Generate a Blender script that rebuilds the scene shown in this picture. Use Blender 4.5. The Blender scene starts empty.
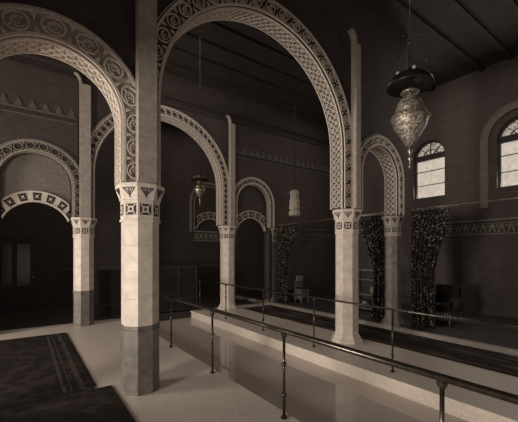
import bpy, bmesh, math, random
from mathutils import Vector
random.seed(7)
S = bpy.context.scene
C = S.collection
PI = math.pi

# ---------------------------------------------------------------- materials
def mat(name, col, rough=.7, var=.0, scale=8.0, bump=0.0, metal=0.0, spec=.5, col2=None, kind='noise'):
    m = bpy.data.materials.new(name); m.use_nodes = True
    nt = m.node_tree; p = nt.nodes['Principled BSDF']
    p.inputs['Roughness'].default_value = rough
    p.inputs['Metallic'].default_value = metal
    p.inputs['Specular IOR Level'].default_value = spec
    p.inputs['Base Color'].default_value = (*col, 1)
    if var or bump or col2:
        tc = nt.nodes.new('ShaderNodeTexCoord')
        if kind == 'noise':
            tx = nt.nodes.new('ShaderNodeTexNoise'); tx.inputs['Scale'].default_value = scale
            tx.inputs['Detail'].default_value = 6
            out = tx.outputs['Fac']
        elif kind == 'voronoi':
            tx = nt.nodes.new('ShaderNodeTexVoronoi'); tx.inputs['Scale'].default_value = scale
            tx.feature = 'DISTANCE_TO_EDGE'
            out = tx.outputs['Distance']
        elif kind == 'wave':
            tx = nt.nodes.new('ShaderNodeTexWave'); tx.inputs['Scale'].default_value = scale
            tx.inputs['Distortion'].default_value = 1.5
            out = tx.outputs['Fac']
        nt.links.new(tc.outputs['Object'], tx.inputs['Vector'])
        r = nt.nodes.new('ShaderNodeValToRGB')
        if kind == 'voronoi':
            r.color_ramp.elements[0].position = .02; r.color_ramp.elements[1].position = .11
        else:
            r.color_ramp.elements[0].position = .34; r.color_ramp.elements[1].position = .68
        a = tuple(c*(1-var) for c in col); b = col2 or tuple(min(1, c*(1+var)) for c in col)
        r.color_ramp.elements[0].color = (*a, 1); r.color_ramp.elements[1].color = (*b, 1)
        nt.links.new(out, r.inputs['Fac']); nt.links.new(r.outputs['Color'], p.inputs['Base Color'])
        if bump:
            bp = nt.nodes.new('ShaderNodeBump'); bp.inputs['Strength'].default_value = bump
            bp.inputs['Distance'].default_value = .01
            nt.links.new(out, bp.inputs['Height']); nt.links.new(bp.outputs['Normal'], p.inputs['Normal'])
    return m

def sep(v, warm=1.0):          # warm duotone stone / timber colours
    return (v, v*(.90-.02*warm), v*(.80-.03*warm))
def sepd(v):                   # reddish-brown darks
    return (v, v*.77, v*.71)

M = {}
M['stone'] = mat('pale_stone', sep(.62), .6, .10, 14, .08)
M['shaft'] = mat('pale_marble', sep(.60), .45, .13, 9, .04)
M['dado'] = mat('shaded_marble', sep(.15), .35, .25, 9, .03)  # marble painted darker for the shade low on the left columns
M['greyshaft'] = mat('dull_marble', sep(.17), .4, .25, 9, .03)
M['pier'] = mat('pier_stone', sep(.36), .65, .15, 14, .08)
M['carve'] = mat('carved_plaster', sep(.64), .7, .15, 30, .2)
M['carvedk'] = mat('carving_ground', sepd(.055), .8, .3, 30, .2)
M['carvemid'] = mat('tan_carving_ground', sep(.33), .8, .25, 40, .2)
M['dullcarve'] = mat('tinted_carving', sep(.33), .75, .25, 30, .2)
M['panel'] = mat('pierced_dark', sepd(.03), .8)
M['metal'] = mat('dark_iron', (.085, .073, .062), .25, .2, 20, 0, .8)
M['brass'] = mat('aged_brass', (.36, .31, .25), .38, .35, 60, .2, .85)
M['canopy'] = mat('tarnished_brass', (.075, .062, .05), .32, .3, 30, .1, .85)
M['pierced'] = mat('pierced_brass', (.08, .07, .058), .45, .3, 42, .5, .5, .5, (.55, .49, .42))
M['wood'] = mat('dark_timber', sepd(.035), .5, .4, 6, .1, kind='wave')
M['woodlt'] = mat('inlaid_timber', sep(.05), .5, .3, 45, .1, 0, .5, sep(.22))
M['cushion'] = mat('pale_cushion', sep(.22), .9, .3, 40, .3)
M['screenwood'] = mat('screen_timber', sepd(.022), .8, .3, 5, .05, 0, .2)
M['kerb'] = mat('worn_kerb', sep(.26), .6, .2, 20)
M['fringe'] = mat('pale_fringe', sep(.45), .9, .3, 60, .2)
M['uphol'] = mat('dark_upholstery', sepd(.02), .9, .4, 30, .3)
M['curtain'] = mat('figured_curtain', sepd(.02), .9, .3, 22, .3, 0, .1, sep(.27))
M['curtain'].node_tree.nodes['Color Ramp'].color_ramp.elements[0].position = .53
M['ceiling'] = mat('ceiling_boards', sepd(.03), .7, .3, 5, .1)
M['deck_shade'] = mat('dark_boards_and_shade', sepd(.03), .85, .4, 5, .05)  # dark boards; also paints shade on the end floor and pool end wall
M['frieze'] = mat('stencilled_frieze', sep(.12), .8, .2, 20)
M['friezedk'] = mat('frieze_ground', sepd(.045), .8, .2, 20)
M['surround'] = mat('grey_surround', sep(.17), .8, .3, 30)
M['pool'] = mat('pool_tile', sep(.50), .35, .10, 12)
M['glassdk'] = mat('dim_glass', sep(.10), .12, .2, 20)
M['lantern'] = mat('lantern_paper', sep(.4), .8, .35, 40, .3)

def brick(name, a, b, mort, scale, rough=.8):
    m = bpy.data.materials.new(name); m.use_nodes = True
    nt = m.node_tree; p = nt.nodes['Principled BSDF']; p.inputs['Roughness'].default_value = rough
    g = nt.nodes.new('ShaderNodeNewGeometry'); sx = nt.nodes.new('ShaderNodeSeparateXYZ')
    ad = nt.nodes.new('ShaderNodeMath'); ad.operation = 'ADD'; cb = nt.nodes.new('ShaderNodeCombineXYZ')
    nt.links.new(g.outputs['Position'], sx.inputs[0])
    nt.links.new(sx.outputs['X'], ad.inputs[0]); nt.links.new(sx.outputs['Y'], ad.inputs[1])
    nt.links.new(ad.outputs[0], cb.inputs['X']); nt.links.new(sx.outputs['Z'], cb.inputs['Y'])
    t = nt.nodes.new('ShaderNodeTexBrick'); t.inputs['Scale'].default_value = scale
    t.inputs['Color1'].default_value = (*a, 1); t.inputs['Color2'].default_value = (*b, 1); t.inputs['Mortar'].default_value = (*mort, 1)
    t.inputs['Mortar Size'].default_value = .012
    nt.links.new(cb.outputs[0], t.inputs['Vector'])
    n = nt.nodes.new('ShaderNodeTexNoise'); n.inputs['Scale'].default_value = 40; n.inputs['Detail'].default_value = 5
    nt.links.new(g.outputs['Position'], n.inputs['Vector'])
    mx = nt.nodes.new('ShaderNodeMix'); mx.data_type = 'RGBA'; mx.blend_type = 'MULTIPLY'; mx.inputs['Factor'].default_value = .6
    nt.links.new(t.outputs['Color'], mx.inputs['A']); nt.links.new(n.outputs['Color'], mx.inputs['B'])
    hs = nt.nodes.new('ShaderNodeRGBToBW'); nt.links.new(n.outputs['Fac'], hs.inputs[0])
    nt.links.new(hs.outputs[0], mx.inputs['B'])
    nt.links.new(mx.outputs['Result'], p.inputs['Base Color'])
    return m
M['wall'] = brick('dark_glazed_brick', sepd(.11), sepd(.085), sepd(.07), 3.2)
M['walllt'] = brick('grey_ashlar', sep(.30), sep(.27), sep(.2), 2.2)

def rug(name, dark, light, mode):
    # mode 0: small figured field; 1: long stripes running with the pool
    m = bpy.data.materials.new(name); m.use_nodes = True
    nt = m.node_tree; p = nt.nodes['Principled BSDF']; p.inputs['Roughness'].default_value = .95; p.inputs['Specular IOR Level'].default_value = .1
    g = nt.nodes.new('ShaderNodeNewGeometry'); mp = nt.nodes.new('ShaderNodeMapping')
    nt.links.new(g.outputs['Position'], mp.inputs['Vector'])
    if mode:
        mp.inputs['Scale'].default_value = (1, .06, 1)
        w = nt.nodes.new('ShaderNodeTexNoise'); w.inputs['Scale'].default_value = 16; w.inputs['Detail'].default_value = 8
        out = w.outputs['Fac']; lo, hi = .5, .8
    else:
        w = nt.nodes.new('ShaderNodeTexVoronoi'); w.inputs['Scale'].default_value = 7
        out = w.outputs['Distance']; lo, hi = .45, .8
    nt.links.new(mp.outputs[0], w.inputs['Vector'])
    r = nt.nodes.new('ShaderNodeValToRGB')
    r.color_ramp.elements[0].position = lo; r.color_ramp.elements[1].position = hi
    r.color_ramp.elements[0].color = (*dark, 1); r.color_ramp.elements[1].color = (*light, 1)
    nt.links.new(out, r.inputs['Fac']); nt.links.new(r.outputs['Color'], p.inputs['Base Color'])
    return m
M['rug'] = rug('figured_rug', sepd(.024), sepd(.045), 0)
M['borderm'] = mat('rug_border', sepd(.025), .95, .3, 34, 0, 0, .1, sep(.13))
M['runner'] = rug('striped_runner', sepd(.03), sep(.24), 1)

def floor_mat():
    m = mat('terrazzo', sep(.62), .45, .16, 55, .03)
    return m
M['floor'] = floor_mat()

def water_mat():
    m = bpy.data.materials.new('pool_water'); m.use_nodes = True
    nt = m.node_tree; p = nt.nodes['Principled BSDF']
    p.inputs['Base Color'].default_value = (*sep(.62), 1); p.inputs['Roughness'].default_value = .04
    p.inputs['IOR'].default_value = 1.45
    tc = nt.nodes.new('ShaderNodeTexCoord'); n = nt.nodes.new('ShaderNodeTexNoise'); n.inputs['Scale'].default_value = 2.2
    nt.links.new(tc.outputs['Object'], n.inputs['Vector'])
    b = nt.nodes.new('ShaderNodeBump'); b.inputs['Strength'].default_value = .05; b.inputs['Distance'].default_value = .05
    nt.links.new(n.outputs['Fac'], b.inputs['Height']); nt.links.new(b.outputs['Normal'], p.inputs['Normal'])
    return m
M['water'] = water_mat()

def pane_mat(strength, scale):
    m = bpy.data.materials.new('daylit_pane'); m.use_nodes = True
    nt = m.node_tree; p = nt.nodes['Principled BSDF']
    p.inputs['Base Color'].default_value = (*sep(.5), 1); p.inputs['Roughness'].default_value = .3
    tc = nt.nodes.new('ShaderNodeTexCoord'); n = nt.nodes.new('ShaderNodeTexNoise'); n.inputs['Scale'].default_value = scale; n.inputs['Detail'].default_value = 7
    nt.links.new(tc.outputs['Object'], n.inputs['Vector'])
    r = nt.nodes.new('ShaderNodeValToRGB'); r.color_ramp.elements[0].position = .3; r.color_ramp.elements[1].position = .7
    r.color_ramp.elements[0].color = (.62, .54, .44, 1); r.color_ramp.elements[1].color = (1, .9, .76, 1)
    nt.links.new(n.outputs['Fac'], r.inputs['Fac']); nt.links.new(r.outputs['Color'], p.inputs['Emission Color'])
    p.inputs['Emission Strength'].default_value = strength
    return m
M['pane'] = pane_mat(.55, 9)
M['lunette'] = pane_mat(.42, 26)
M['lunette'].node_tree.nodes['Color Ramp'].color_ramp.elements[0].color = (.06, .05, .04, 1)
M['lunette'].node_tree.nodes['Color Ramp'].color_ramp.elements[0].position = .42
M['lunette'].node_tree.nodes['Color Ramp'].color_ramp.elements[1].position = .58

# ---------------------------------------------------------------- helpers
def worg(o):
    v = Vector((0, 0, 0))
    while o: v += o.location; o = o.parent
    return v

def obj(name, bm, mats, parent=None, smooth=False, label=None):
    if not isinstance(mats, (list, tuple)): mats = [mats]
    bmesh.ops.recalc_face_normals(bm, faces=bm.faces)
    if parent is None:
        xs = [v.co.x for v in bm.verts]; ys = [v.co.y for v in bm.verts]; zs = [v.co.z for v in bm.verts]
        org = Vector(((min(xs)+max(xs))/2, (min(ys)+max(ys))/2, min(zs)))
    else:
        org = worg(parent)
    for v in bm.verts: v.co -= org
    me = bpy.data.meshes.new(name); bm.to_mesh(me); bm.free()
    for m in mats: me.materials.append(M[m])
    if smooth:
        for p in me.polygons: p.use_smooth = True
    o = bpy.data.objects.new(name, me); C.objects.link(o)
    if parent is None: o.location = org
    else: o.parent = parent
    if label: o['label'] = label
    return o

def thing(name, label, cat, loc, group=None):
    o = bpy.data.objects.new(name, None); C.objects.link(o); o.location = loc
    o.empty_display_size = .1
    return tag(o, label, cat, group)
def tag(o, label, cat, group=None):
    o['label'] = label; o['category'] = cat
    if group: o['group'] = group
    return o
def struct(name, bm, mats, parent=None, smooth=False):
    o = obj(name, bm, mats, parent, smooth)
    if parent is None: o['kind'] = 'structure'
    return o
B = bmesh.new

def quad(bm, pts, mi=0):
    f = bm.faces.new([bm.verts.new(p) for p in pts]); f.material_index = mi; return f

def box(bm, x0, x1, y0, y1, z0, z1, mi=0):
    v = [bm.verts.new((x, y, z)) for z in (z0, z1) for y in (y0, y1) for x in (x0, x1)]
    for f in ((0,1,3,2),(4,5,7,6),(0,1,5,4),(2,3,7,6),(0,2,6,4),(1,3,7,5)):
        fc = bm.faces.new([v[i] for i in f]); fc.material_index = mi

def lathe(bm, prof, cx, cy, n=20, mi=0, rot=0, flats=False):
    k = 1/math.cos(PI/n) if flats else 1
    rings = []
    for r, z in prof:
        rings.append([bm.verts.new((cx+r*k*math.cos(rot+2*PI*i/n), cy+r*k*math.sin(rot+2*PI*i/n), z)) for i in range(n)])
    for a, b in zip(rings, rings[1:]):
        for i in range(n):
            f = bm.faces.new((a[i], a[(i+1) % n], b[(i+1) % n], b[i])); f.material_index = mi
    for rg in (rings[0], rings[-1]):
        f = bm.faces.new(rg); f.material_index = mi

def tube(bm, pts, r, n=8, mi=0):
    pts = [Vector(p) for p in pts]; rings = []
    for i, p in enumerate(pts):
        d = (pts[min(i+1, len(pts)-1)]-pts[max(i-1, 0)]).normalized()
        up = Vector((0, 0, 1)) if abs(d.z) < .9 else Vector((1, 0, 0))
        a = d.cross(up).normalized(); b = d.cross(a)
        rr = r[i] if isinstance(r, (list, tuple)) else r
        rings.append([bm.verts.new(p+a*rr*math.cos(2*PI*j/n)+b*rr*math.sin(2*PI*j/n)) for j in range(n)])
    for A, Bq in zip(rings, rings[1:]):
        for j in range(n):
            f = bm.faces.new((A[j], A[(j+1) % n], Bq[(j+1) % n], Bq[j])); f.material_index = mi
    for rg in (rings[0], rings[-1]):
        f = bm.faces.new(rg); f.material_index = mi

def ball(bm, c, r, mi=0, n=10):
    prof = [(max(.0005, r*math.sin(PI*i/6)), c[2]-r*math.cos(PI*i/6)) for i in range(7)]
    lathe(bm, prof, c[0], c[1], n, mi)

def prism(bm, pts, F, h0, h1, mi=0):
    # pts: 2-D outline in frame F(a,b,h) -> world
    lo = [bm.verts.new(F(a, b, h0)) for a, b in pts]; hi = [bm.verts.new(F(a, b, h1)) for a, b in pts]
    n = len(pts)
    f = bm.faces.new(hi); f.material_index = mi
    for i in range(n):
        f = bm.faces.new((lo[i], lo[(i+1) % n], hi[(i+1) % n], hi[i])); f.material_index = mi

def ring2d(bm, ca, cb, r0, r1, F, h0, h1, mi=0, a0=0, a1=2*PI, n=14):
    ps = [a0+(a1-a0)*i/n for i in range(n+1)]
    for t, u in zip(ps, ps[1:]):
        prism(bm, [(ca+r0*math.cos(t), cb+r0*math.sin(t)), (ca+r1*math.cos(t), cb+r1*math.sin(t)),
                   (ca+r1*math.cos(u), cb+r1*math.sin(u)), (ca+r0*math.cos(u), cb+r0*math.sin(u))], F, h0, h1, mi)

def bar2d(bm, p, q, w, F, h0, h1, mi=0, sub=1):
    (a, b), (c, d) = p, q
    L = math.hypot(c-a, d-b); nx, ny = -(d-b)/L*w/2, (c-a)/L*w/2
    for i in range(sub):
        s, t = i/sub, (i+1)/sub
        x0, y0, x1, y1 = a+(c-a)*s, b+(d-b)*s, a+(c-a)*t, b+(d-b)*t
        prism(bm, [(x0-nx, y0-ny), (x0+nx, y0+ny), (x1+nx, y1+ny), (x1-nx, y1-ny)], F, h0, h1, mi)

# ---------------------------------------------------------------- plan (x across the pool, y along it)
U1, U2, UE = 4.25, 8.88, 12.0          # front cross arcade, far cross arcade, end wall
HT = .15                               # half thickness of an arcade wall
VW = 9.9                               # right wall
TOP = 6.6
PX0, PX1, PY0, PY1 = 2.27, 4.1, -2.4, 9.2
WATER = -.2

# floor round the pool
bm = B()
box(bm, -5.5, PX0, -2.6, PY1, -.25, 0); box(bm, PX1, 6.62, -2.6, PY1, -.25, 0)
box(bm, PX0, PX1, -2.6, PY0, -.25, 0); box(bm, -5.5, 6.62, PY1, UE, -.25, 0, 1)  # second colour paints the unlit floor beyond the pool dark
struct('floor', bm, ['floor', 'deck_shade'])
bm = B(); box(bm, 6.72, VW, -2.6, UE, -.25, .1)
struct('floor_platform', bm, 'deck_shade')
bm = B(); box(bm, 6.62, 6.72, -2.6, UE, -.25, .1)
struct('trim_1', bm, 'kerb')
bm = B()
box(bm, PX0-.15, PX0, PY0, PY1, -1.5, -.25); box(bm, PX1, PX1+.15, PY0, PY1, -1.5, -.25)
box(bm, PX0-.15, PX1+.15, PY1-.02, PY1+.15, -1.5, -.0, 1); box(bm, PX0-.15, PX1+.15, PY0-.15, PY0, -1.5, -.25)  # far end wall coloured dark to stand for its shade
box(bm, PX0-.15, PX1+.15, PY0-.15, PY1+.15, -1.6, -1.5)
struct('pool_basin', bm, ['pool', 'deck_shade'])
bm = B(); box(bm, PX1-.02, PX1, PY0, PY1, -.035, 0); box(bm, PX0, PX0+.02, PY0, PY1, -.035, 0)
struct('trim_2', bm, 'stone')
bm = B(); box(bm, PX0, PX1, PY0, PY1-.02, -1.5, WATER)
o = struct('pool_water', bm, 'water')

# ---------------------------------------------------------------- walls with arched openings
def wallP(axis, plane):
    if axis == 'x': return lambda a, h, z: (a, plane+h, z)
    return lambda a, h, z: (plane+h, a, z)

def arch_wall(bm, axis, plane, half, a0, a1, zlo, zhi, ops, n=64, mi=0):
    """ops: (centre, r, spring, bottom) openings; zlo may be a function of a"""
    P = wallP(axis, plane)
    cuts = {a0, a1}
    for c, r, sp, b in ops:
        for i in range(n+1): cuts.add(round(c-r*math.cos(PI*i/n), 6))
    cuts = sorted(x for x in cuts if a0-1e-6 <= x <= a1+1e-6)
    zl = zlo if callable(zlo) else (lambda a: zlo)
    def hexa(x0, x1, b0, b1, t0, t1):
        v = [bm.verts.new(P(x, h, z)) for h in (-half, half) for x, z in ((x0, b0), (x1, b1), (x1, t1), (x0, t0))]
        for f in ((0,1,2,3),(4,5,6,7),(0,1,5,4),(3,2,6,7),(0,3,7,4),(1,2,6,5)):
            fc = bm.faces.new([v[i] for i in f]); fc.material_index = mi
    for x0, x1 in zip(cuts, cuts[1:]):
        if x1-x0 < 1e-5: continue
        m = (x0+x1)/2; hit = None
        for op in ops:
            if abs(m-op[0]) < op[1]: hit = op
        if hit is None:
            hexa(x0, x1, zl(m), zl(m), zhi, zhi)
        else:
            c, r, sp, b = hit
            f = lambda x: sp+math.sqrt(max(0, r*r-(x-c)**2))
            hexa(x0, x1, f(x0), f(x1), zhi, zhi)
            if b is not None and b > zl(m)+.01: hexa(x0, x1, zl(m), zl(m), b, b)

NAVE = (3.14, 1.75, 3.66, None)
LA = (.27, .70, 3.25, None)
RA = (6.04, .64, 3.30, None)
CAPZ = 2.545
bm = B()
arch_wall(bm, 'x', U1, HT, -.9, 7.1, lambda a: 0 if a < -.43 else CAPZ, TOP, [LA, NAVE, RA])
struct('wall_middle', bm, 'wall')
bm = B()
arch_wall(bm, 'x', U2, HT, -5.5, VW, lambda a: 0 if (a < -.43 or a > 7.1) else CAPZ, TOP, [LA, NAVE, RA])
struct('wall_far', bm, 'wall')
bm = B(); box(bm, -5.5, VW, UE, UE+.2, 0, TOP); struct('wall_end', bm, 'wall')
WINR = [(5.07, .47, 4.62, 3.36), (2.85, .47, 4.62, 3.36), (.63, .47, 4.62, 3.36)]
bm = B(); arch_wall(bm, 'y', VW+.15, .15, -2.6, UE, 0, TOP, WINR); struct('wall_right', bm, 'wall')
WINL = [(1.5, .85, 2.0, .35), (6.8, .85, 2.0, .35)]
bm = B(); arch_wall(bm, 'y', -5.65, .15, -2.6, UE, 0, TOP, WINL); struct('wall_left', bm, 'wall')

bm = B(); box(bm, -5.5, VW, -2.8, -2.6, 2.15, TOP); struct('wall_near_light_block', bm, 'wall')  # unseen wall added to cut high ambient light from behind the camera
bm = B(); box(bm, -.85, -.55, -2.6, 4.0, 3.3, TOP); struct('wall_left_light_block', bm, 'wall')  # unseen hanging wall added to cut high light coming from the left

# ceiling boards and beams
bm = B(); box(bm, -5.5, VW, -2.6, UE, TOP, TOP+.15); struct('ceiling', bm, 'ceiling')
bm = B()
for i in range(22):
    y = -2.2+i*.65
    if abs(y-U1) < .3 or abs(y-U2) < .3: continue
    box(bm, -5.5, VW, y-.06, y+.06, TOP-.07, TOP)
struct('trim_3', bm, 'ceiling')

# ---------------------------------------------------------------- arch ornament
def arch_path(c, r, sp, z0, lo=-99, hi=99):
    stilt = sp-z0; tot = 2*stilt+PI*r
    def at(s, off):
        a, z = at_(s, off); return (min(hi, max(lo, a)), z)
    def at_(s, off):           # off = distance outward from intrados
        if s < stilt: return (c-r-off, z0+s)
        if s > tot-stilt: return (c+r+off, z0+tot-s)
        t = (s-stilt)/r
        return (c-(r+off)*math.cos(t), sp+(r+off)*math.sin(t))
    return at, tot

def band(bm, at, tot, o0, o1, P, h0, h1, mi=0, n=56, s0=0, s1=None):
    s1 = tot if s1 is None else s1
    pts = [s0+(s1-s0)*i/n for i in range(n+1)]
    rows = []
    for s in pts:
        (a0, z0), (a1, z1) = at(s, o0), at(s, o1)
        rows.append([bm.verts.new(P(a0, h0, z0)), bm.verts.new(P(a1, h0, z1)), bm.verts.new(P(a1, h1, z1)), bm.verts.new(P(a0, h1, z0))])
    for A, D in zip(rows, rows[1:]):
        for i in range(4):
            f = bm.faces.new((A[i], A[(i+1) % 4], D[(i+1) % 4], D[i])); f.material_index = mi
    for rg in (rows[0], rows[-1]):
        f = bm.faces.new(rg); f.material_index = mi

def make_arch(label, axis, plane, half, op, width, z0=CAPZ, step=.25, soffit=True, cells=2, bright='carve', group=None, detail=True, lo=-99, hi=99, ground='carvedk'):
    c, r, sp, _ = op
    P = wallP(axis, plane)
    loc = P(c, 0, z0)
    t = thing('arch', label, 'arch', loc, group)
    at, tot = arch_path(c, r, sp, z0+.003, lo, hi)
    hf = -half
    bm = B()
    band(bm, at, tot, .004, width, P, hf-.002, hf-.03, 0)
    band(bm, at, tot, -.012, .022, P, hf-.03, hf-.05, 1)
    band(bm, at, tot, width-.022, width+.008, P, hf-.002, hf-.055, 1)
    band(bm, at, tot, width+.026, width+.04, P, hf-.002, hf-.03, 1)
    # scroll roundels
    F = lambda s, o, h: P(at(s, o)[0], hf-.03-h, at(s, o)[1])
    n = max(5, round(tot/step)); st = tot/n; mid = width/2
    R = min(st*.46, (width-.05)*.5)
    for i in range(n):
        s = (i+.5)*st
        ring2d(bm, s, mid, R*.86, R, F, 0, .022, 1, n=12)
        if detail:
            ring2d(bm, s+R*.1, mid-R*.08, R*.46, R*.58, F, 0, .02, 1, .6, 5.6, 9)
            for k in range(5):
                q = 2*PI*k/5+.4
                prism(bm, [(s+R*.2*math.cos(q+e), mid+R*.2*math.sin(q+e)) for e in (-.5, .5)]+[(s+R*.34*math.cos(q), mid+R*.34*math.sin(q))], F, 0, .018, 1)
            bar2d(bm, (s-R*.75, mid-R*.3), (s-R*.3, mid-R*.1), R*.12, F, 0, .02, 1)
        if i < n-1:
          for sg in (-1, 1):     # leaves between roundels
            prism(bm, [(s+st/2-R*.22, mid+sg*(width*.5-.03)), (s+st/2+R*.22, mid+sg*(width*.5-.03)), (s+st/2, mid+sg*R*.3)], F, 0, .018, 1)
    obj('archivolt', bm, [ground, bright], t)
    if soffit:
        bm = B()
        band(bm, at, tot, -.012, -.003, P, -half, half, 0)
        Fs = lambda s, w, h: P(at(s, -.012-h)[0], w, at(s, -.012-h)[1])
        for w0, w1 in ((-half, -half+.028), (half-.02, half)):
            band(bm, at, tot, -.03, -.012, P, w0, w1, 1)
        lo, hi = -half+.035, half-.028
        cw = (hi-lo)/cells; m = int(tot/cw)
        for i in range(m):
            for k in range(cells):
                a, b = .02+i*(tot-.04)/m, .02+(i+1)*(tot-.04)/m; y0, y1 = lo+k*cw, lo+(k+1)*cw
                bar2d(bm, (a, y0), (b, y1), cw*.13, Fs, 0, .014, 1)
                bar2d(bm, (a, y1), (b, y0), cw*.13, Fs, 0, .014, 1)
                g = cw*.16
                for da, dy in ((0, -1), (0, 1), (-1, 0), (1, 0)):
                    ca, cy = (a+b)/2+da*(b-a)*.33, (y0+y1)/2+dy*cw*.33
                    prism(bm, [(ca-g*.6, cy), (ca, cy-g*.6), (ca+g*.6, cy), (ca, cy+g*.6)], Fs, 0, .01, 1)
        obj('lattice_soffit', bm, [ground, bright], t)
    return t

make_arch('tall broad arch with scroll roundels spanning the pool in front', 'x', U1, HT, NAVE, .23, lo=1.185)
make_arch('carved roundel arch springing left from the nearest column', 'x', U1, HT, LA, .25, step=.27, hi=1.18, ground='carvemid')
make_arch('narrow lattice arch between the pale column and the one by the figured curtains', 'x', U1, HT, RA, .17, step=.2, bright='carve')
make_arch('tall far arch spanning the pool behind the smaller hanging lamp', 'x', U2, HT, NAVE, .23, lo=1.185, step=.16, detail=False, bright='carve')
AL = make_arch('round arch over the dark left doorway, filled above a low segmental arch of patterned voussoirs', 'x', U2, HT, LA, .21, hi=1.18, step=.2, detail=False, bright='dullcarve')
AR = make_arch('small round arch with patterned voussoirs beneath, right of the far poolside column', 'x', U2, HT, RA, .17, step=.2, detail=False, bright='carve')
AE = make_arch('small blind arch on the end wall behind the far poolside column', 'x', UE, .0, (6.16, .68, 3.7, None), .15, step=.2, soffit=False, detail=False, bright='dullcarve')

# segmental arches with tympanum, set inside the round aisle arches
def segmental(t, plane, c, half, crown, thick, wd, round_op, tymp, mats=('dullcarve', 'panel', 'carve'), dep=.06):
    zs = crown-.42
    sag = crown-zs; R = (half*half+sag*sag)/(2*sag); zc = crown-R
    A = math.asin(min(1, half/R))
    P = wallP('x', plane)
    at = lambda s, o: (max(c-half+.002, min(c+half-.002, c-(R+o)*math.cos(PI/2-A+s))), zc+(R+o)*math.sin(PI/2-A+s))
    bm = B(); A *= .985; band(bm, at, 2*A, 0, wd, P, -dep, dep, 0, 24)
    band(bm, at, 2*A, -.012, .012, P, -dep-.012, dep, 2, 24); band(bm, at, 2*A, wd-.01, wd+.012, P, -dep-.012, dep, 2, 24)
    F = lambda s, o, h: P(at(s, o)[0], -dep-h, at(s, o)[1])
    n = 7
    for i in range(n):
        s = (i+.5)*2*A/n; w = 2*A/n*.28
        prism(bm, [(s-w, .025), (s+w, .025), (s+w, wd-.025), (s-w, wd-.025)], F, 0, .006, 1)
        for k in range(4):
            q = PI/4+k*PI/2
            prism(bm, [(s+w*.15*math.cos(q+1.57), wd/2+wd*.05*math.sin(q+1.57)), (s+w*.85*math.cos(q), wd/2+(wd/2-.03)*.9*math.sin(q)), (s-w*.15*math.cos(q+1.57), wd/2-wd*.05*math.sin(q+1.57))], F, 0, .012, 2)
        prism(bm, [(s-w*.3, wd/2), (s, wd/2-.03), (s+w*.3, wd/2), (s, wd/2+.03)], F, 0, .014, 2)
    obj('voussoirs', bm, list(mats), t)
    # tympanum between segmental extrados and the round arch
    cc, r, sp, _ = round_op; r -= .045; bm = B(); N = 30
    for i in range(N):
        x0, x1 = cc-r+2*r*i/N, cc-r+2*r*(i+1)/N
        def lo(x):
            d = x-c; RR = R+wd
            return zc+math.sqrt(max(.01, RR*RR-d*d))
        def hi(x): return sp+math.sqrt(max(0, r*r-(x-cc)**2))
        v = [bm.verts.new(P(x, h, z)) for h in (-dep*.4, dep*.8) for x, z in ((x0, lo(x0)), (x1, lo(x1)), (x1, hi(x1)), (x0, hi(x0)))]
        for f in ((0,1,2,3),(4,5,6,7),(0,1,5,4),(3,2,6,7),(0,3,7,4),(1,2,6,5)): bm.faces.new([v[k] for k in f])
    obj('tympanum', bm, tymp, t)
segmental(AL, U2, LA[0], LA[1]-.075, 2.86, .1, .22, LA, 'walllt', ('stone', 'panel', 'carve'))
segmental(AR, U2, RA[0], RA[1]-.065, 2.86, .1, .22, RA, 'wall')
segmental(AE, UE-.056, 6.16, .63, 3.1, .1, .26, (6.16, .68, 3.7, None), 'wall', dep=.05)

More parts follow.
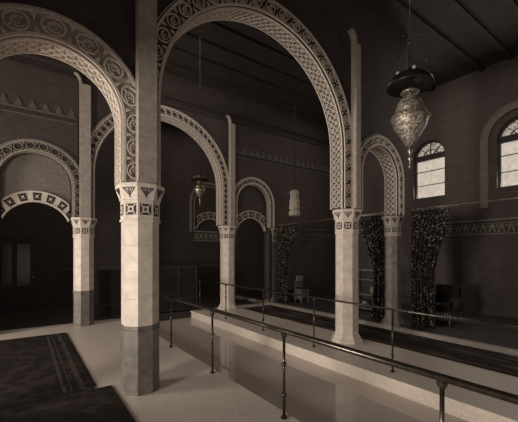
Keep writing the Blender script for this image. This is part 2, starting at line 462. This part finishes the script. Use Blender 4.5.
# ---------------------------------------------------------------- columns
def make_column(cx, cy, z0, label, shaft='shaft', cap='stone', dado=None, uf=-1, pil=True, wallhalf=HT, pl=.115, pr=.105, hw=.208):
    t = thing('column', label, 'column', (cx, cy, z0), 'octagonal columns of the bath hall')
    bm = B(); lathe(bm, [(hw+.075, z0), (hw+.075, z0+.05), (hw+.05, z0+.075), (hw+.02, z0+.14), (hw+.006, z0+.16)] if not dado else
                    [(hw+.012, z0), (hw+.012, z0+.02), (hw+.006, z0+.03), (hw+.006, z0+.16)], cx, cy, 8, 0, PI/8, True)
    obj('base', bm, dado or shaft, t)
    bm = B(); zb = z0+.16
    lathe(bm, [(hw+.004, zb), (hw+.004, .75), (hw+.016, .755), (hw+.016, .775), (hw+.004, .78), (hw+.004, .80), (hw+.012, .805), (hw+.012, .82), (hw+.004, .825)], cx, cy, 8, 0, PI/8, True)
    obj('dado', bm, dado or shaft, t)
    bm = B(); prof = [(hw, .825)]
    for z in (1.15, 1.48, 1.8): prof += [(hw, z-.004), (hw-.004, z), (hw, z+.004)]
    prof += [(hw, 2.10)]
    lathe(bm, prof, cx, cy, 8, 0, PI/8, True)
    obj('shaft', bm, shaft, t)
    # capital: pierced band, flare, abacus
    bm = B(); hb = hw+.008
    lathe(bm, [(hw+.018, 2.09), (hw+.018, 2.115), (hb, 2.12), (hb, 2.345), (hb+.012, 2.35), (hb+.014, 2.37), (hb+.018, 2.385), (hb+.033, 2.43), (hb+.05, 2.48), (hb+.057, 2.495), (hb+.057, 2.53), (hb+.05, CAPZ)], cx, cy, 8, 0, PI/8, True)
    fw = hb*math.tan(PI/8)
    for k in range(8):
        q = k*PI/4; nx, ny = math.cos(q), math.sin(q)
        def F(a, b, h, nx=nx, ny=ny):
            d = hb+h; return (cx+nx*d-ny*a, cy+ny*d+nx*a, b)
        w = fw*.74; zm = 2.233
        prism(bm, [(-w, zm-w), (w, zm-w), (w, zm+w), (-w, zm+w)], F, -.002, .003, 1)
        ring2d(bm, 0, zm, w*.30, w*.42, F, 0, .008, 0, n=8)
        for s1 in (-1, 1):
            bar2d(bm, (-w*.86, zm-s1*w*.86), (-w*.3, zm-s1*w*.3), w*.18, F, 0, .008)
            bar2d(bm, (w*.3, zm+s1*w*.3), (w*.86, zm+s1*w*.86), w*.18, F, 0, .008)
            bar2d(bm, (s1*w*.5, zm-w*.5), (s1*w*.5, zm+w*.5), w*.13, F, 0, .007)
            bar2d(bm, (-w*.5, zm+s1*w*.5), (w*.5, zm+s1*w*.5), w*.13, F, 0, .007)
        def G(a, b, h, nx=nx, ny=ny):      # on the flare
            tq = max(0, min(1, (b-2.365)/.12)); d = hb+.014+.041*tq**1.6+h
            return (cx+nx*d-ny*a, cy+ny*d+nx*a, b)
        for e in (-1, 1):
            bar2d(bm, (0, 2.395), (e*fw*.8, 2.475), .010, G, 0, .006, 1, 4)
            bar2d(bm, (e*fw*.12, 2.425), (e*fw*.45, 2.475), .008, G, 0, .006, 1, 3)
        bar2d(bm, (0, 2.372), (0, 2.475), .013, G, 0, .007, 1, 4)
        bar2d(bm, (-fw*.85, 2.482), (fw*.85, 2.482), .008, G, 0, .006, 1)
    obj('capital', bm, [cap, 'panel'], t)
    if pil:
        bm = B(); f = cy-wallhalf-.058
        box(bm, cx-pl, cx+pr, f-.12, f, CAPZ+.002, 5.62)
        for z in (3.0, 3.4, 3.8, 4.2, 4.6, 5.0, 5.4): box(bm, cx-pl-.0005, cx+pr+.0005, f-.1205, f, z, z+.006, 1)
        # curled corbel at the top, leaning left
        prof = []
        for i in range(9):
            a = i/8*PI/2
            prof.append((cx-pl-.12*(1-math.cos(a)), 5.62+.22*math.sin(a)))
        for (xa, za), (xb, zb2) in zip(prof, prof[1:]):
            v = [bm.verts.new((x, y, z)) for y in (f-.12, f) for x, z in ((xa, za), (xa+.035, za), (xb+.035, zb2), (xb, zb2))]
            for fc in ((0,1,2,3),(4,5,6,7),(0,1,5,4),(3,2,6,7),(0,3,7,4),(1,2,6,5)): bm.faces.new([v[i] for i in fc])
        obj('pilaster', bm, ['pier', 'dullcarve'], t)
    return t
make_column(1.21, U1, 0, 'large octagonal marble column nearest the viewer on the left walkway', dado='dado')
make_column(5.165, U1, 0, 'pale octagonal column on the far side of the pool, right of centre', pl=.125, pr=.01)
make_column(5.18, U2, 0, 'pale octagonal column at the far right corner of the pool', pl=.085, pr=.075)
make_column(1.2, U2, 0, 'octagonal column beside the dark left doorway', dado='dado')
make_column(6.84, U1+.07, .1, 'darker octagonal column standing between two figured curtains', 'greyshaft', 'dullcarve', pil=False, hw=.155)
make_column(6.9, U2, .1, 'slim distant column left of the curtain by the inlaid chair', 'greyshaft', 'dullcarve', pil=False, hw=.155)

# ---------------------------------------------------------------- friezes and cornices
def merlon_frieze(bm, axis, plane, a0, a1, z, side, pitch=.245):
    P = wallP(axis, plane)
    F = lambda a, b, h: P(a, side*h, b)
    for d0, d1, h in ((-.16, -.13, .02), (-.03, .0, .03)):
        prism(bm, [(a0, z+d0), (a1, z+d0), (a1, z+d1), (a0, z+d1)], F, 0, h, 0)
    prism(bm, [(a0, z-.13), (a1, z-.13), (a1, z-.03), (a0, z-.03)], F, 0, .008, 1)
    n = int((a1-a0)/pitch)
    for i in range(n):
        c = a0+(i+.5)*(a1-a0)/n; w = pitch*.33
        prism(bm, [(c-w, z), (c+w, z), (c+w*.95, z+.05), (c+w*.6, z+.06), (c+w*.62, z+.12), (c+w*.3, z+.14), (c+w*.28, z+.16), (c, z+.21),
                   (c-w*.28, z+.16), (c-w*.3, z+.14), (c-w*.62, z+.12), (c-w*.6, z+.06), (c-w*.95, z+.05)], F, 0, .015, 0)
def dado_frieze(bm, axis, plane, a0, a1, side, z0=2.2, z1=2.6):
    P = wallP(axis, plane); F = lambda a, b, h: P(a, side*h, b)
    prism(bm, [(a0, z0), (a1, z0), (a1, z1), (a0, z1)], F, 0, .006, 1)
    for a, b in ((z0, z0+.03), (z1-.05, z1), (z1-.12, z1-.10)):
        prism(bm, [(a0, a), (a1, a), (a1, b), (a0, b)], F, 0, .03, 0)
    n = int((a1-a0)/.2)
    for i in range(n):
        c = a0+(i+.5)*(a1-a0)/n
        prism(bm, [(c-.085, z0+.05), (c-.05, z0+.05), (c, z0+.2), (c+.05, z0+.05), (c+.085, z0+.05), (c+.03, z1-.13), (c-.03, z1-.13)], F, 0, .015, 0)
        ring2d(bm, c+.1, z1-.18, .015, .035, F, 0, .015, 0, n=8)
fr = U2-HT
bm = B(); merlon_frieze(bm, 'x', fr, -5.4, 1.05, 4.85, -1); struct('trim_4', bm, ['frieze', 'friezedk'])
bm = B(); merlon_frieze(bm, 'x', fr, 5.32, 9.85, 4.85, -1); struct('trim_5', bm, ['frieze', 'friezedk'])
bm = B()
for z, h, d in ((5.74, .05, .05), (5.86, .03, .03), (5.94, .06, .08)): box(bm, -5.5, VW, fr-d, fr, z, z+h)
struct('trim_6', bm, 'friezedk')
bm = B(); dado_frieze(bm, 'x', fr, 7.12, 9.88, -1); struct('trim_7', bm, ['frieze', 'friezedk'])
bm = B(); dado_frieze(bm, 'y', VW, -1.0, 4.55, -1); struct('trim_8', bm, ['surround', 'friezedk'])
bm = B(); dado_frieze(bm, 'x', UE, 5.45, 7.4, -1); struct('trim_9', bm, ['dullcarve', 'friezedk'])
# paler plaster facing above the left doorway
bm = B(); arch_wall(bm, 'x', fr-.006, .006, -.43, 1.06, CAPZ, 4.68, [(.27, .70, 3.25, None)]); struct('trim_10', bm, 'wall')
# wainscot rail on end wall
bm = B(); box(bm, 1.0, 7.0, UE-.03, UE, 1.2, 1.24); struct('trim_11', bm, 'frieze')

# ---------------------------------------------------------------- windows
def window(i, axis, plane, op, surround=True, side=-1, bare=False):
    c, r, sp, b = op; P = wallP(axis, plane)
    bm = B()
    at, tot = arch_path(c, r, sp, b)
    band(bm, at, tot, -.05, .0, P, -.04*side, .04*side, 0, 40)
    F = lambda a, z, h: P(a, side*h, z)
    prism(bm, [(c-r, b), (c+r, b), (c+r, b+.05), (c-r, b+.05)], F, -.04, .04)
    prism(bm, [(c-r, sp-.09), (c+r, sp-.09), (c+r, sp+.07), (c-r, sp+.07)], F, -.04, .05)
    w = struct('window_%d' % i, bm, 'wood')
    bm = B()
    if not bare: bar2d(bm, (c, b), (c, sp), .03, F, -.02, .03)
    for k in (1, 2): bar2d(bm, (c-r, b+(sp-b)*k/3), (c+r, b+(sp-b)*k/3), .016, F, -.02, .025)
    for q in (PI/4, PI/2, 3*PI/4): bar2d(bm, (c, sp), (c+r*math.cos(q), sp+r*math.sin(q)), .016, F, -.02, .02)
    ring2d(bm, c, sp, r*.45, r*.49, F, -.02, .02, 0, 0, PI, 12)
    obj('glazing_bars', bm, 'wood', w)
    bm = B(); N = 24
    prism(bm, [(c-r, b), (c+r, b), (c+r, sp), (c-r, sp)], F, -.03, -.022); obj('window_pane', bm, 'pane', w)
    bm = B()
    pts = [(c+r*math.cos(PI*k/N), sp+r*math.sin(PI*k/N)) for k in range(N+1)]
    prism(bm, pts, F, -.03, -.022); obj('lunette_pane', bm, 'lunette', w)
    if surround:
        bm = B(); pin = plane+side*.11
        P2 = wallP(axis, VW)
        at2, tot2 = arch_path(c, r+.2, sp, 2.9)
        band(bm, at2, tot2, 0, .15, P2, 0, -.03, 0, 40); band(bm, at2, tot2, -.01, .02, P2, 0, -.05, 1, 40); band(bm, at2, tot2, .14, .17, P2, 0, -.05, 1, 40)
        F2 = lambda s, o, h: P2(at2(s, o)[0], -.03-h, at2(s, o)[1])
        n = int(tot2/.13)
        for k in range(n): ring2d(bm, (k+.5)*tot2/n, .08, .012, .028, F2, 0, .01, 1, n=8)
        obj('window_surround', bm, ['surround', 'surround'], w)
    return w
window(1, 'y', VW+.13, WINR[0], False, bare=True); window(2, 'y', VW+.13, WINR[1]); window(3, 'y', VW+.13, WINR[2])
for i, w in enumerate(WINL): window(4+i, 'y', -5.66, w, False, 1)

# glazed door at the end of the dark left passage
bm = B(); dx = -.12
box(bm, dx-.50, dx+.46, UE-.06, UE, 0, 2.2)
d = struct('door_1', bm, 'wood')
for x0, x1 in ((dx-.36, dx-.13), (dx+.0, dx+.32)):
    bm = B(); box(bm, x0, x1, UE-.075, UE-.06, .75, 1.98); obj('door_pane', bm, 'glassdk', d)
bm = B(); ball(bm, (dx+.38, UE-.09, 1.0), .035); obj('door_knob', bm, 'brass', d)

# ---------------------------------------------------------------- rugs
bm = B(); box(bm, -1.3, .745, 4.56, 8.15, 0, .012)
t = tag(obj('runner_rug', bm, 'rug'), 'dark figured rug on the floor beyond the nearest column, leading to the left doorway', 'rug')
bm = B()
for i in range(100):
    y = 4.66+i*.0345
    box(bm, .745, .775+.008*random.random(), y, y+.02, 0, .01)
f = obj('fringe', bm, 'uphol', t); f['kind'] = 'stuff'
for x, w in ((.42, .02), (.50, .008), (.62, .03)):
    bm = B(); box(bm, x-w, x+w, 4.62, 8.1, .012, .0135); obj('border_stripe', bm, 'borderm', t)
bm = B(); box(bm, -1.3, .93, -2.0, 4.55, 0, .012)
tag(obj('floor_rug', bm, 'rug'), 'large dark rug in the left foreground reaching the foot of the nearest column', 'rug')
bm = B(); box(bm, 5.53, 6.60, -2.4, 8.6, 0, .014)
tag(obj('carpet_runner', bm, 'runner'), 'long striped dark carpet runner along the platform on the far side of the pool', 'carpet')

# ---------------------------------------------------------------- railings
def railing(label, x, ys, y0, y1, zt, rail_r, post_r, mid=False, foot=True):
    t = thing('pool_railing', label, 'railing', (x, ys[0], 0), 'metal railings round the pool')
    bm = B(); tube(bm, [(x, y0, zt), (x, (y0+y1)/2, zt), (x, y1, zt)], rail_r, 12); obj('handrail', bm, 'metal', t, True)
    for y in ys:
        bm = B(); tube(bm, [(x, y, 0.004), (x, y, zt-rail_r*.6)], post_r, 10); p = obj('post', bm, 'metal', t, True)
        for z in (.24, .56):
            bm = B(); ball(bm, (x, y, z), post_r*1.9); obj('collar', bm, 'metal', p, True)
        bm = B(); lathe(bm, [(post_r*2.3, 0), (post_r*2.3, .012), (post_r*1.3, .03)], x, y, 12); obj('foot_plate', bm, 'metal', p)
        bm = B(); lathe(bm, [(post_r*1.2, zt-.07), (rail_r*1.3, zt-.045), (rail_r*1.3, zt-.03), (rail_r*.9, zt-.01)], x, y, 12); obj('rail_socket', bm, 'metal', p)
    return t
railing('iron railing with thick handrail along the near edge of the pool', 2.2, [-.54, 1.04, 2.62, 4.2, 5.8, 7.4, 9.05], -.8, 9.1, .90, .026, .015)
railing('thin iron railing along the far edge of the pool', 4.32, [-.43, 1.15, 2.73, 4.3, 5.86, 7.5, 9.05], -.7, 9.1, .90, .017, .013)
t = thing('pool_screen', 'low dark panelled screen closing the far end of the pool', 'screen', (3.2, 9.3, 0))
bm = B(); box(bm, 1.6, 4.33, 9.29, 9.31, .05, 1.28); obj('panel', bm, 'screenwood', t)
bm = B()
for z in (.04, .36, 1.27): box(bm, 1.6, 4.33, 9.275, 9.325, z, z+.022)
obj('screen_rail', bm, 'friezedk', t)
for x in (1.6, 2.7, 3.75, 4.33):
    bm = B(); tube(bm, [(x, 9.3, 0), (x, 9.3, 1.32)], .02, 8); obj('post', bm, 'metal', t)

# ---------------------------------------------------------------- curtains and rods at the cubicles
def curtain(label, x, ya, yb, yb2, ztop, zbot, ztie, seed):
    # hangs from ya (by its column) to yb on the rod, gathered to yb2 below
    rnd = random.Random(seed)
    t = thing('curtain', label, 'curtain', (x, ya, zbot), 'figured curtains of the cubicles')
    bm = B(); nu, nz = 60, 34; rows = []
    ph = [rnd.random()*6 for _ in range(4)]
    for j in range(nz+1):
        z = ztop+(zbot-ztop)*j/nz
        q = min(1, max(0, (ztop-z)/(ztop-ztie))); q = q*q*(3-2*q)*.5+q*.5
        if z < ztie: q = 1-.12*(ztie-z)/(ztie-zbot)
        end = yb+(yb2-yb)*q
        row = []
        for i in range(nu+1):
            s = i/nu; y = ya+(end-ya)*s
            amp = .035+.02*q
            dx = amp*math.sin(2*PI*7*s+ph[0])+.015*math.sin(2*PI*3*s+ph[1]+z*2)
            row.append(bm.verts.new((x+dx, y, z)))
        rows.append(row)
    for A, D in zip(rows, rows[1:]):
        for i in range(nu): bm.faces.new((A[i], A[i+1], D[i+1], D[i]))
    bmesh.ops.recalc_face_normals(bm, faces=bm.faces)
    g = bmesh.ops.solidify(bm, geom=bm.faces[:], thickness=.006)
    obj('drape', bm, 'curtain', t, True)
    bm = B(); w = abs(yb2-ya); sg = 1 if yb2 > ya else -1
    pts = [(x-.075, ya, ztie+.03), (x-.09, ya+sg*w*.5, ztie-.02), (x-.075, ya+sg*w, ztie+.0), (x+.07, ya+sg*w, ztie+.0), (x+.08, ya+sg*w*.5, ztie-.02), (x+.07, ya, ztie+.03)]
    tube(bm, pts, .018, 6); obj('tieback', bm, 'uphol', t, True)
    for k in range(8):
        y = ya+(yb-ya)*(k+.5)/8
        bm = B(); N = 12
        tube(bm, [(x+.03*math.cos(2*PI*i/N), y, 2.665+.03*math.sin(2*PI*i/N)-.012) for i in range(N+1)], .005, 5)
        obj('curtain_ring', bm, 'brass', t)
curtain('figured curtain hanging to the right of the darker column, widest at the top', 7.0, 3.98, 3.16, 3.5, 2.62, .12, 1.25, 1)
curtain('figured curtain seen between the pale column and the darker column', 7.0, 4.54, 5.35, 4.9, 2.62, .12, 1.2, 2)
curtain('distant figured curtain tied back beside the slim column and the inlaid chair', 7.0, 8.6, 7.7, 8.25, 2.62, .12, 1.35, 3)
def rod(label, y0, y1):
    t = thing('curtain_rod', label, 'rod', (7.0, (y0+y1)/2, 2.665))
    bm = B(); tube(bm, [(7.0, y0, 2.665), (7.0, (y0+y1)/2, 2.665), (7.0, y1, 2.665)], .011, 8); obj('pole', bm, 'brass', t, True)
    return t
rod('thin brass curtain rod running right from the darker column under the windows', -1.5, 4.03)
rod('thin brass curtain rod between the darker column and the slim distant column', 4.48, 8.65)

# ---------------------------------------------------------------- hanging lamps
def lamp(x, y, label, rim, body_r, zs, bodymat='pierced'):
    # zs: tail bottom, body bottom, widest, body top, small dish, rim, dome, stem top
    tb, bb, wd, bt, sd, rz, dm, st = zs
    t = thing('hanging_lamp', label, 'lamp', (x, y, tb))
    bm = B(); lathe(bm, [(.012, bb), (body_r*.22, bb+.02), (body_r*.5, bb+(wd-bb)*.35), (body_r*.86, bb+(wd-bb)*.72), (body_r, wd), (body_r*.97, wd+(bt-wd)*.12), (body_r*.74, wd+(bt-wd)*.22),
                          (body_r*.8, wd+(bt-wd)*.3), (body_r*.66, wd+(bt-wd)*.62), (body_r*.5, wd+(bt-wd)*.85), (body_r*.3, bt)], x, y, 24)
    b = obj('lamp_body', bm, bodymat, t, True)
    bm = B()
    for z, rr in ((wd, body_r*1.0), (wd+(bt-wd)*.26, body_r*.78)):
        tube(bm, [(x+rr*1.02*math.cos(2*PI*i/24), y+rr*1.02*math.sin(2*PI*i/24), z) for i in range(25)], .006, 6)
    obj('rim_band', bm, 'brass', b, True)
    bm = B(); L = bb-tb
    lathe(bm, [(.004, tb), (.016, tb+L*.1), (.007, tb+L*.2), (.007, tb+L*.35), (.026, tb+L*.45), (.01, tb+L*.58), (.01, tb+L*.7), (.028, tb+L*.82), (.014, tb+L*.95), (.014, bb+.01)], x, y, 12)
    obj('finial', bm, 'brass', t, True)
    bm = B(); lathe(bm, [(.012, bt-.01), (.012, rz+.02)], x, y, 10); lathe(bm, [(rim*.40, sd-.012), (rim*.40, sd), (rim*.2, sd+.03), (.02, sd+.04)], x, y, 20)
    obj('cap', bm, 'brass', t, True)
    bm = B(); h = dm-rz; lathe(bm, [(rim*.95, rz+.004), (rim, rz), (rim*1.0, rz+.008), (rim*.93, rz+h*.36), (rim*.78, rz+h*.62), (rim*.55, rz+h*.84), (rim*.25, rz+h*.97), (rim*.08, dm)], x, y, 32)
    obj('canopy', bm, 'canopy', t, True)
    bm = B(); lathe(bm, [(.03, dm-.01), (.018, dm+.04), (.008, dm+.09), (.008, st)], x, y, 10); tube(bm, [(x, y, st), (x, y, TOP-.001)], .003, 6)
    obj('suspension_rod', bm, 'metal', t, True)
    for k in range(3):
        q = 2*PI*k/3+.75
        bm = B(); tube(bm, [(x+rim*.9*math.cos(q), y+rim*.9*math.sin(q), rz+.02), (x, y, st+.5)], .0022, 5)
        for j in (.25, .6):
            ball(bm, (x+rim*.9*(1-j)*math.cos(q), y+rim*.9*(1-j)*math.sin(q), rz+.02+(st+.48-rz)*j), .012)
        obj('chain', bm, 'metal', t)
    for k in range(5):
        q = 2*PI*k/5+.2
        bm = B(); ball(bm, (x+rim*.6*math.cos(q), y+rim*.6*math.sin(q), rz+(dm-rz)*.79+.012), .018); obj('oil_cup', bm, 'lantern', t, True)
    return t
lamp(3.2, 1.83, 'large pierced brass hanging lamp in front of the arched windows', .225, .18, (2.56, 2.78, 3.07, 3.30, 3.34, 3.39, 3.54, 3.72))
lamp(3.2, 6.70, 'small brass hanging lamp in the middle of the far arch', .20, .125, (2.76, 2.93, 3.12, 3.27, 3.29, 3.33, 3.39, 3.55), 'brass')

t = thing('hanging_lantern', 'pale ragged-sided lantern hung in the dark aisle left of the pale column', 'lantern', (6.1, 6.82, 2.74))
bm = B()
lathe(bm, [(.14, 2.74), (.155, 2.77), (.15, 2.86), (.12, 2.90), (.15, 2.96), (.13, 3.08), (.15, 3.12), (.12, 3.2), (.11, 3.3), (.13, 3.34), (.12, 3.42), (.05, 3.46)], 6.1, 6.82, 10)
obj('lantern_body', bm, 'lantern', t)
bm = B(); lathe(bm, [(.05, 3.45), (.02, 3.5), (.01, 3.55)], 6.1, 6.82, 8); ball(bm, (6.1, 6.82, 3.66), .045); tube(bm, [(6.1, 6.82, 3.5), (6.1, 6.82, TOP-.001)], .005, 6)
obj('suspension_rod', bm, 'metal', t)

# ---------------------------------------------------------------- cubicle furniture
def legs(t, pts, z0, z1, r, m):
    for x, y in pts:
        bm = B(); lathe(bm, [(r*.8, z0), (r, z0+.04), (r*.7, z0+(z1-z0)*.5), (r, z1)], x, y, 8); obj('leg', bm, m, t)
# inlaid chair
cx, cy, z0 = 7.55, 8.08, .1
t = thing('inlaid_chair', 'small inlaid chair with a pale back beside the distant curtain', 'chair', (cx, cy, z0))
bm = B(); box(bm, cx-.18, cx+.18, cy-.17, cy+.17, z0+.38, z0+.43); obj('seat', bm, 'woodlt', t)
bm = B(); box(bm, cx-.15, cx+.15, cy-.15, cy+.15, z0+.43, z0+.48); obj('cushion', bm, 'uphol', t)
bm = B()
for sx in (-1, 1): box(bm, cx+sx*.155-.012, cx+sx*.155+.012, cy-.14, cy+.14, z0+.10, z0+.38)
box(bm, cx-.14, cx+.14, cy-.16, cy-.14, z0+.14, z0+.38)
obj('apron', bm, 'woodlt', t)
bm = B(); box(bm, cx-.17, cx+.17, cy+.13, cy+.17, z0+.48, z0+.64)
for k in range(5): box(bm, cx-.16+k*.072, cx-.13+k*.072, cy+.135, cy+.165, z0+.43, z0+.72)
obj('backrest', bm, 'woodlt', t)
bm = B(); box(bm, cx-.10, cx+.14, cy+.10, cy+.17, z0+.68, z0+.86); obj('back_panel', bm, 'cushion', t, label='pale panel at top of the chair back')
legs(t, [(cx+a*.155, cy+b*.145) for a in (-1, 1) for b in (-1, 1)], z0, z0+.38, .026, 'woodlt')
# stool
cx, cy = 7.34, 8.50
t = thing('octagonal_stool', 'little dark octagonal stool between the distant curtain and the inlaid chair', 'stool', (cx, cy, z0))
bm = B(); lathe(bm, [(.16, z0+.40), (.17, z0+.41), (.17, z0+.44), (.16, z0+.45)], cx, cy, 8); obj('top', bm, 'woodlt', t)
bm = B(); lathe(bm, [(.14, z0), (.14, z0+.06), (.12, z0+.12), (.13, z0+.4)], cx, cy, 8); obj('body', bm, 'wood', t)
# shelf stand seen between columns
cx, cy = 7.95, 5.75
t = thing('shelf_stand', 'open wooden shelf stand seen just right of the pale column', 'shelf', (cx, cy, z0))
for z in (z0+.05, z0+.44, z0+.86, z0+1.12):
    bm = B(); box(bm, cx-.16, cx+.16, cy-.42, cy+.42, z, z+.035); obj('shelf', bm, 'woodlt', t)
for a in (-1, 1):
    for b in (-1, 1):
        bm = B(); box(bm, cx+a*.14-.02, cx+a*.14+.02, cy+b*.40-.02, cy+b*.40+.02, z0, z0+1.16); obj('post', bm, 'wood', t)
for i, (dy, z, r, h, lab) in enumerate(((-.15, z0+.477, .09, .2, 'round pale pot on the middle shelf of the wooden stand'), (.12, z0+.087, .10, .17, 'squat pale bowl on the bottom shelf of the wooden stand'))):
    bm = B(); lathe(bm, [(r*.5, z), (r*.9, z+h*.3), (r, z+h*.55), (r*.7, z+h*.85), (r*.8, z+h)], cx-.03, cy+dy, 16)
    tag(obj('pot' if i == 0 else 'bowl', bm, 'cushion', None, True), lab, 'pot' if i == 0 else 'bowl')
# fringed armchair
cx, cy = 7.95, 3.74
t = thing('fringed_armchair', 'dark low armchair with a pale looped fringe, right of the nearer curtain', 'armchair', (cx, cy, z0))
def rbox(bm, *a):
    box(bm, *a)
    bmesh.ops.bevel(bm, geom=bm.edges[:], offset=.04, segments=3, affect='EDGES')
bm = B(); rbox(bm, cx-.33, cx+.30, cy-.25, cy+.25, z0+.28, z0+.44); obj('seat', bm, 'uphol', t, True)
bm = B(); rbox(bm, cx+.22, cx+.36, cy-.29, cy+.29, z0+.28, z0+.86); obj('backrest', bm, 'uphol', t, True)
for s in (-1, 1):
    bm = B(); rbox(bm, cx-.3, cx+.3, cy+s*.28-.06, cy+s*.28+.06, z0+.28, z0+.6); obj('armrest', bm, 'uphol', t, True)
bm = B(); ball(bm, (cx-.28, cy+.28, z0+.66), .06); obj('arm_knob', bm, 'woodlt', t, True)
bm = B(); n = 11
for i in range(n):
    y = cy-.32+.64*(i+.5)/n
    tube(bm, [(cx-.345, y+.03, z0+.29), (cx-.35, y+.015, z0+.2), (cx-.35, y-.02, z0+.15), (cx-.35, y-.03, z0+.19), (cx-.345, y-.02, z0+.23)], .007, 5)
obj('fringe', bm, 'fringe', t)
legs(t, [(cx+a*.27, cy+b*.27) for a in (-1, 1) for b in (-1, 1)], z0, z0+.29, .03, 'wood')

# ---------------------------------------------------------------- light
def area(name, loc, rot, sx, sy, e, col=(1, .9, .78), spread=PI):
    L = bpy.data.lights.new(name, 'AREA'); L.shape = 'RECTANGLE'; L.size = sx; L.size_y = sy; L.energy = e; L.color = col; L.spread = spread
    o = bpy.data.objects.new(name, L); C.objects.link(o); o.location = loc; o.rotation_euler = rot
    return o
# daylight entering by the tall glazed openings of the left wall
area('daylight', (-5.45, 1.5, 1.6), (0, -PI/2, 0), 2.0, 1.5, 345, spread=2.8)
area('daylight', (-5.45, 6.8, 1.6), (0, -PI/2, 0), 2.0, 1.5, 300, spread=2.8)
# daylight by the right-hand windows
for y in (5.07, 2.85, .63): area('daylight', (VW-.02, y, 4.1), (0, PI/2-.2, 0), 1.6, .85, 20)

# added dim fill lights, no fixtures, lifting darks in end bay, cubicles and nave
area('fill_light', (2.5, 10.4, TOP-.02), (0, 0, 0), 8, 1.6, 45, (1, .84, .76))
area('fill_light', (8.3, 4.5, TOP-.1), (0, 0, 0), 1.6, 7, 28, (1, .84, .76))
area('fill_light', (3.1, 6.6, TOP-.1), (0, 0, 0), 2.4, 2.6, 22, (1, .84, .76))
W = bpy.data.worlds.new('World'); S.world = W; W.use_nodes = True
W.node_tree.nodes['Background'].inputs['Color'].default_value = (1, .84, .78, 1)
W.node_tree.nodes['Background'].inputs['Strength'].default_value = .44

cam = bpy.data.cameras.new('Camera'); co = bpy.data.objects.new('Camera', cam); C.objects.link(co)
co.location = (0, 0, 1.7); co.rotation_euler = (PI/2, 0, -math.atan2(.583, .812))
cam.sensor_width = 36; cam.lens = 330/518*36; cam.shift_y = (253.6-211)/518; cam.clip_start = .05
S.camera = co
S.view_settings.view_transform = 'Standard'; S.view_settings.look = 'None'; S.view_settings.gamma = 1
S.view_settings.use_curve_mapping = False; S.view_settings.exposure = 0
